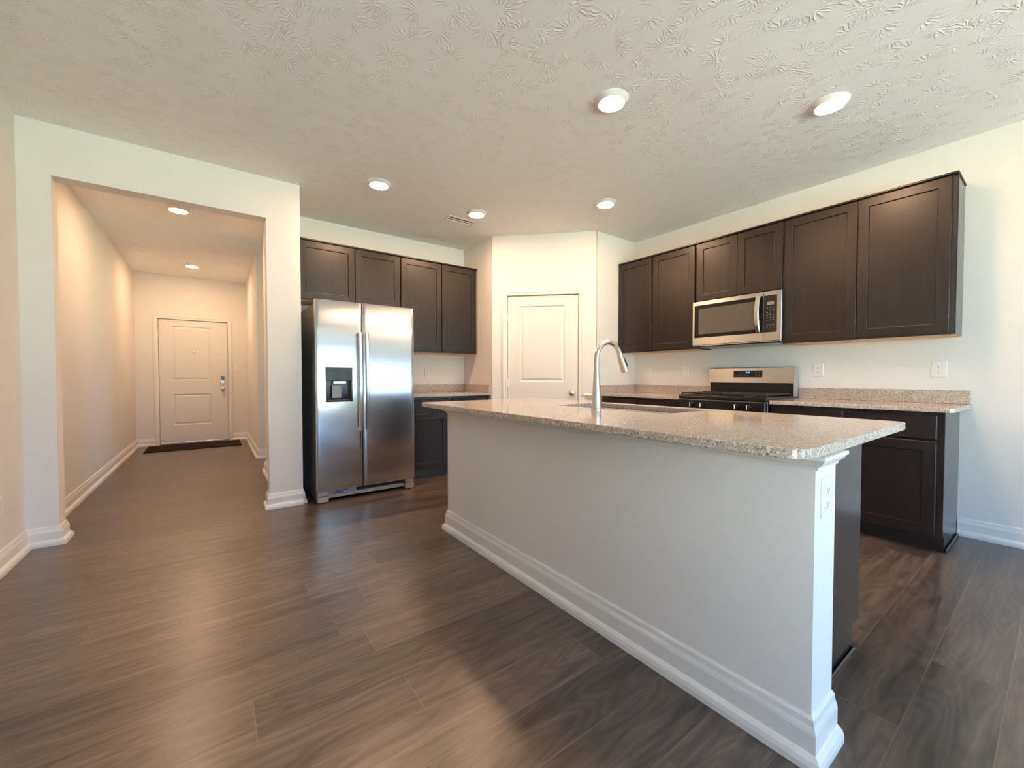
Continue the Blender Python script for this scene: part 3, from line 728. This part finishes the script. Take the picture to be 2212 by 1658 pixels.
def digit(ch, u, z, h_=.014, w_=.007, t=.0016):
    vv = onp(z) - .0026
    zz = z + h_ / 2
    segs = {'a': (u, u + w_, z + h_ - t, z + h_), 'd': (u, u + w_, z, z + t), 'g': (u, u + w_, zz - t / 2, zz + t / 2),
            'f': (u, u + t, zz, z + h_), 'b': (u + w_ - t, u + w_, zz, z + h_), 'e': (u, u + t, z, zz), 'c': (u + w_ - t, u + w_, z, zz)}
    for s_ in SEG[ch]:
        a = segs[s_]; bx(bm, a[0], a[1], vv - .0004, vv + .001, a[2], a[3], RT)
for ch, u in (('1', .350), ('2', .361), ('4', .375), ('5', .386)): digit(ch, u, 1.137)
bx(bm, .3705, .3722, onp(1.14) - .003, onp(1.14) - .0015, 1.140, 1.142, RT); bx(bm, .3705, .3722, onp(1.14) - .003, onp(1.14) - .0015, 1.146, 1.148, RT)
t_.part('clock_digits', bm, M['digit'], bp)
bm = B()
for u, z in [(.262, 1.112), (.285, 1.112), (.30, 1.130), (.345, 1.112), (.375, 1.112), (.405, 1.143), (.44, 1.112), (.44, 1.130), (.44, 1.148), (.47, 1.112), (.47, 1.130), (.47, 1.148)]:
    bx(bm, u, u + .011, onp(z) - .0026, onp(z) - .001, z - .002, z + .002, RT)
o_k = t_.part('button_legend', bm, M['legend'], bp); o_k['kind'] = 'stuff'

# ------------------------------------------------------------------ ceiling fittings
t_ = Thing('recessed_light', 'x', 'ceiling light', (0, 0, H), 'kitchen ceiling lights')
t_.part('trim_ring', lathe(B(), [(.098, H), (.098, H - .004), (.094, H - .008), (.083, H - .022), (.076, H - .026), (.072, H - .024), (.070, H - .012)], (0, 0, 0), 'z', 40), M['white'], smooth=True)
t_.part('lens', lathe(B(), [(.0715, H - .016), (.0715, H - .0262), (.066, H - .0275), (.03, H - .029), (.004, H - .0295)], (0, 0, 0), 'z', 40), M['lens'], smooth=True)
Ls = [((1.925, 1.630), 'large glowing round ceiling light over the island, left of the two nearest', 'k'),
      ((3.000, 0.875), 'large glowing round ceiling light in front of the right-hand wall cabinets', 'k'),
      ((1.152, 3.480), 'glowing round ceiling light in front of the refrigerator', 'k'),
      ((2.145, 3.530), 'glowing round ceiling light next to the ceiling vent', 'k'),
      ((3.000, 2.605), 'glowing round ceiling light in front of the wall cabinets left of the microwave', 'k'),
      ((-0.255, 5.160), 'glowing round ceiling light just inside the hall opening', 'h'),
      ((-0.238, 7.640), 'glowing round ceiling light near the entry door', 'h')]
for i, ((x, y), lab, g_) in enumerate(Ls):
    o = t_.o if i == 0 else copy_tree(t_.o)
    o.location = (x, y, H); o['label'] = lab; o['group'] = 'kitchen ceiling lights' if g_ == 'k' else 'hall ceiling lights'
t_ = Thing('ceiling_vent', 'small white slatted air register in the ceiling near the pantry', 'vent', (2.107, 3.80, H))
bm = B(); a0, a1, c0, c1 = 1.955, 2.260, 3.735, 3.870
for r_ in ((a0, a1, c0, c0 + .022), (a0, a1, c1 - .022, c1), (a0, a0 + .022, c0 + .022, c1 - .022), (a1 - .022, a1, c0 + .022, c1 - .022)): bx(bm, *r_, H - .008, H, I4, .002)
t_.part('frame', bm, M['white'])
t_.part('duct', bx(B(), a0 + .02, a1 - .02, c0 + .02, c1 - .02, H - .002, H - .0005), M['slot'])
bm = B()
for i in range(2):
    yy = c0 + .050 + i * .042
    loft(bm, [[(x, yy, H - .003), (x, yy + .010, H - .010), (x, yy + .012, H - .009), (x, yy + .002, H - .002)] for x in (a0 + .022, a1 - .022)])
t_.part('slat', bm, M['white'])
single('smoke_detector', lathe(B(), [(.062, H), (.062, H - .010), (.056, H - .030), (.040, H - .036), (.004, H - .037)], (-.750, 7.04, 0), 'z', 28), M['plastic'],
       'small round smoke detector on the hall ceiling near the left wall', 'smoke detector', (-.75, 7.04, H), smooth=True)

# ------------------------------------------------------------------ outlets and switches
def outlet(T, u, z, label, group, kind='outlet', w_=.074, h_=.116):
    c_ = T @ Vector((u, 0, z)); cat = 'power outlet' if kind == 'outlet' else 'light switch'
    t_ = Thing('wall_outlet' if kind == 'outlet' else 'light_switch', label, cat, c_, group)
    t_.part('cover_plate', plate(B(), rrect(u - w_ / 2, u + w_ / 2, z - h_ / 2, z + h_ / 2, .004, 3), -.0065, -.0005, T, .003), M['plastic'])
    if kind == 'outlet':
        for dz in (-.020, .020):
            r_ = t_.part('receptacle', plate(B(), rrect(u - .017, u + .017, z + dz - .014, z + dz + .014, .008, 4), -.0085, -.006, T, .001), M['plastic'])
            bm = B(); bx(bm, u - .0075, u - .0055, -.0088, -.0083, z + dz - .003, z + dz + .006, T); bx(bm, u + .0055, u + .0075, -.0088, -.0083, z + dz - .002, z + dz + .005, T)
            bx(bm, u - .002, u + .002, -.0088, -.0083, z + dz - .010, z + dz - .006, T)
            t_.part('slots', bm, M['slot'], r_)
    else:
        n = max(1, round(w_ / .058) ) if w_ > .1 else 1
        for i in range(n):
            uu = u + (i - (n - 1) / 2) * .046
            t_.part('rocker', plate(B(), rrect(uu - .016, uu + .016, z - .033, z + .033, .002, 2), -.0105, -.006, T, .002), M['plastic'])
    return t_
RW = frame((xR, 0), (0, -1), (1, 0))
gk = 'outlets above the counters'
outlet(RW, -1.270, 1.161, 'white outlet on the wall just right of the range', gk)
outlet(RW, -0.548, 1.157, 'white outlet above the right end of the quartz counter', gk, w_=.080)
outlet(RW, -2.493, 1.165, 'white switch on the wall just left of the range', None, 'switch')
outlet(RW, -2.973, 1.155, 'white outlet behind the faucet spout, near the wall corner', gk)
outlet(frame((0, yF), (1, 0), (0, 1)), 2.129, 1.152, 'white outlet above the counter beside the refrigerator', gk)
outlet(frame((0, yP2), (1, 0), (0, 1)), 3.66, 1.15, 'white outlet on the pantry side wall behind the faucet', gk)
outlet(ET, .342, 1.262, 'white double switch to the right of the entry door', None, 'switch', .110, .116)
outlet(frame((0, bY0), (1, 0), (0, 1)), 1.436, .755, 'white outlet on the narrow end of the island wall', None)
outlet(frame((xL, 0), (0, 1), (-1, 0)), 3.53, .37, 'white outlet low on the left wall at the picture edge', None)

# ------------------------------------------------------------------ doormat
single('doormat', bx(B(), -.835, .352, 7.85, 8.50, .001, .012, I4, .004), M['mat_'], 'dark brown rectangular doormat in front of the entry door', 'doormat', (-.24, 8.2, .001))
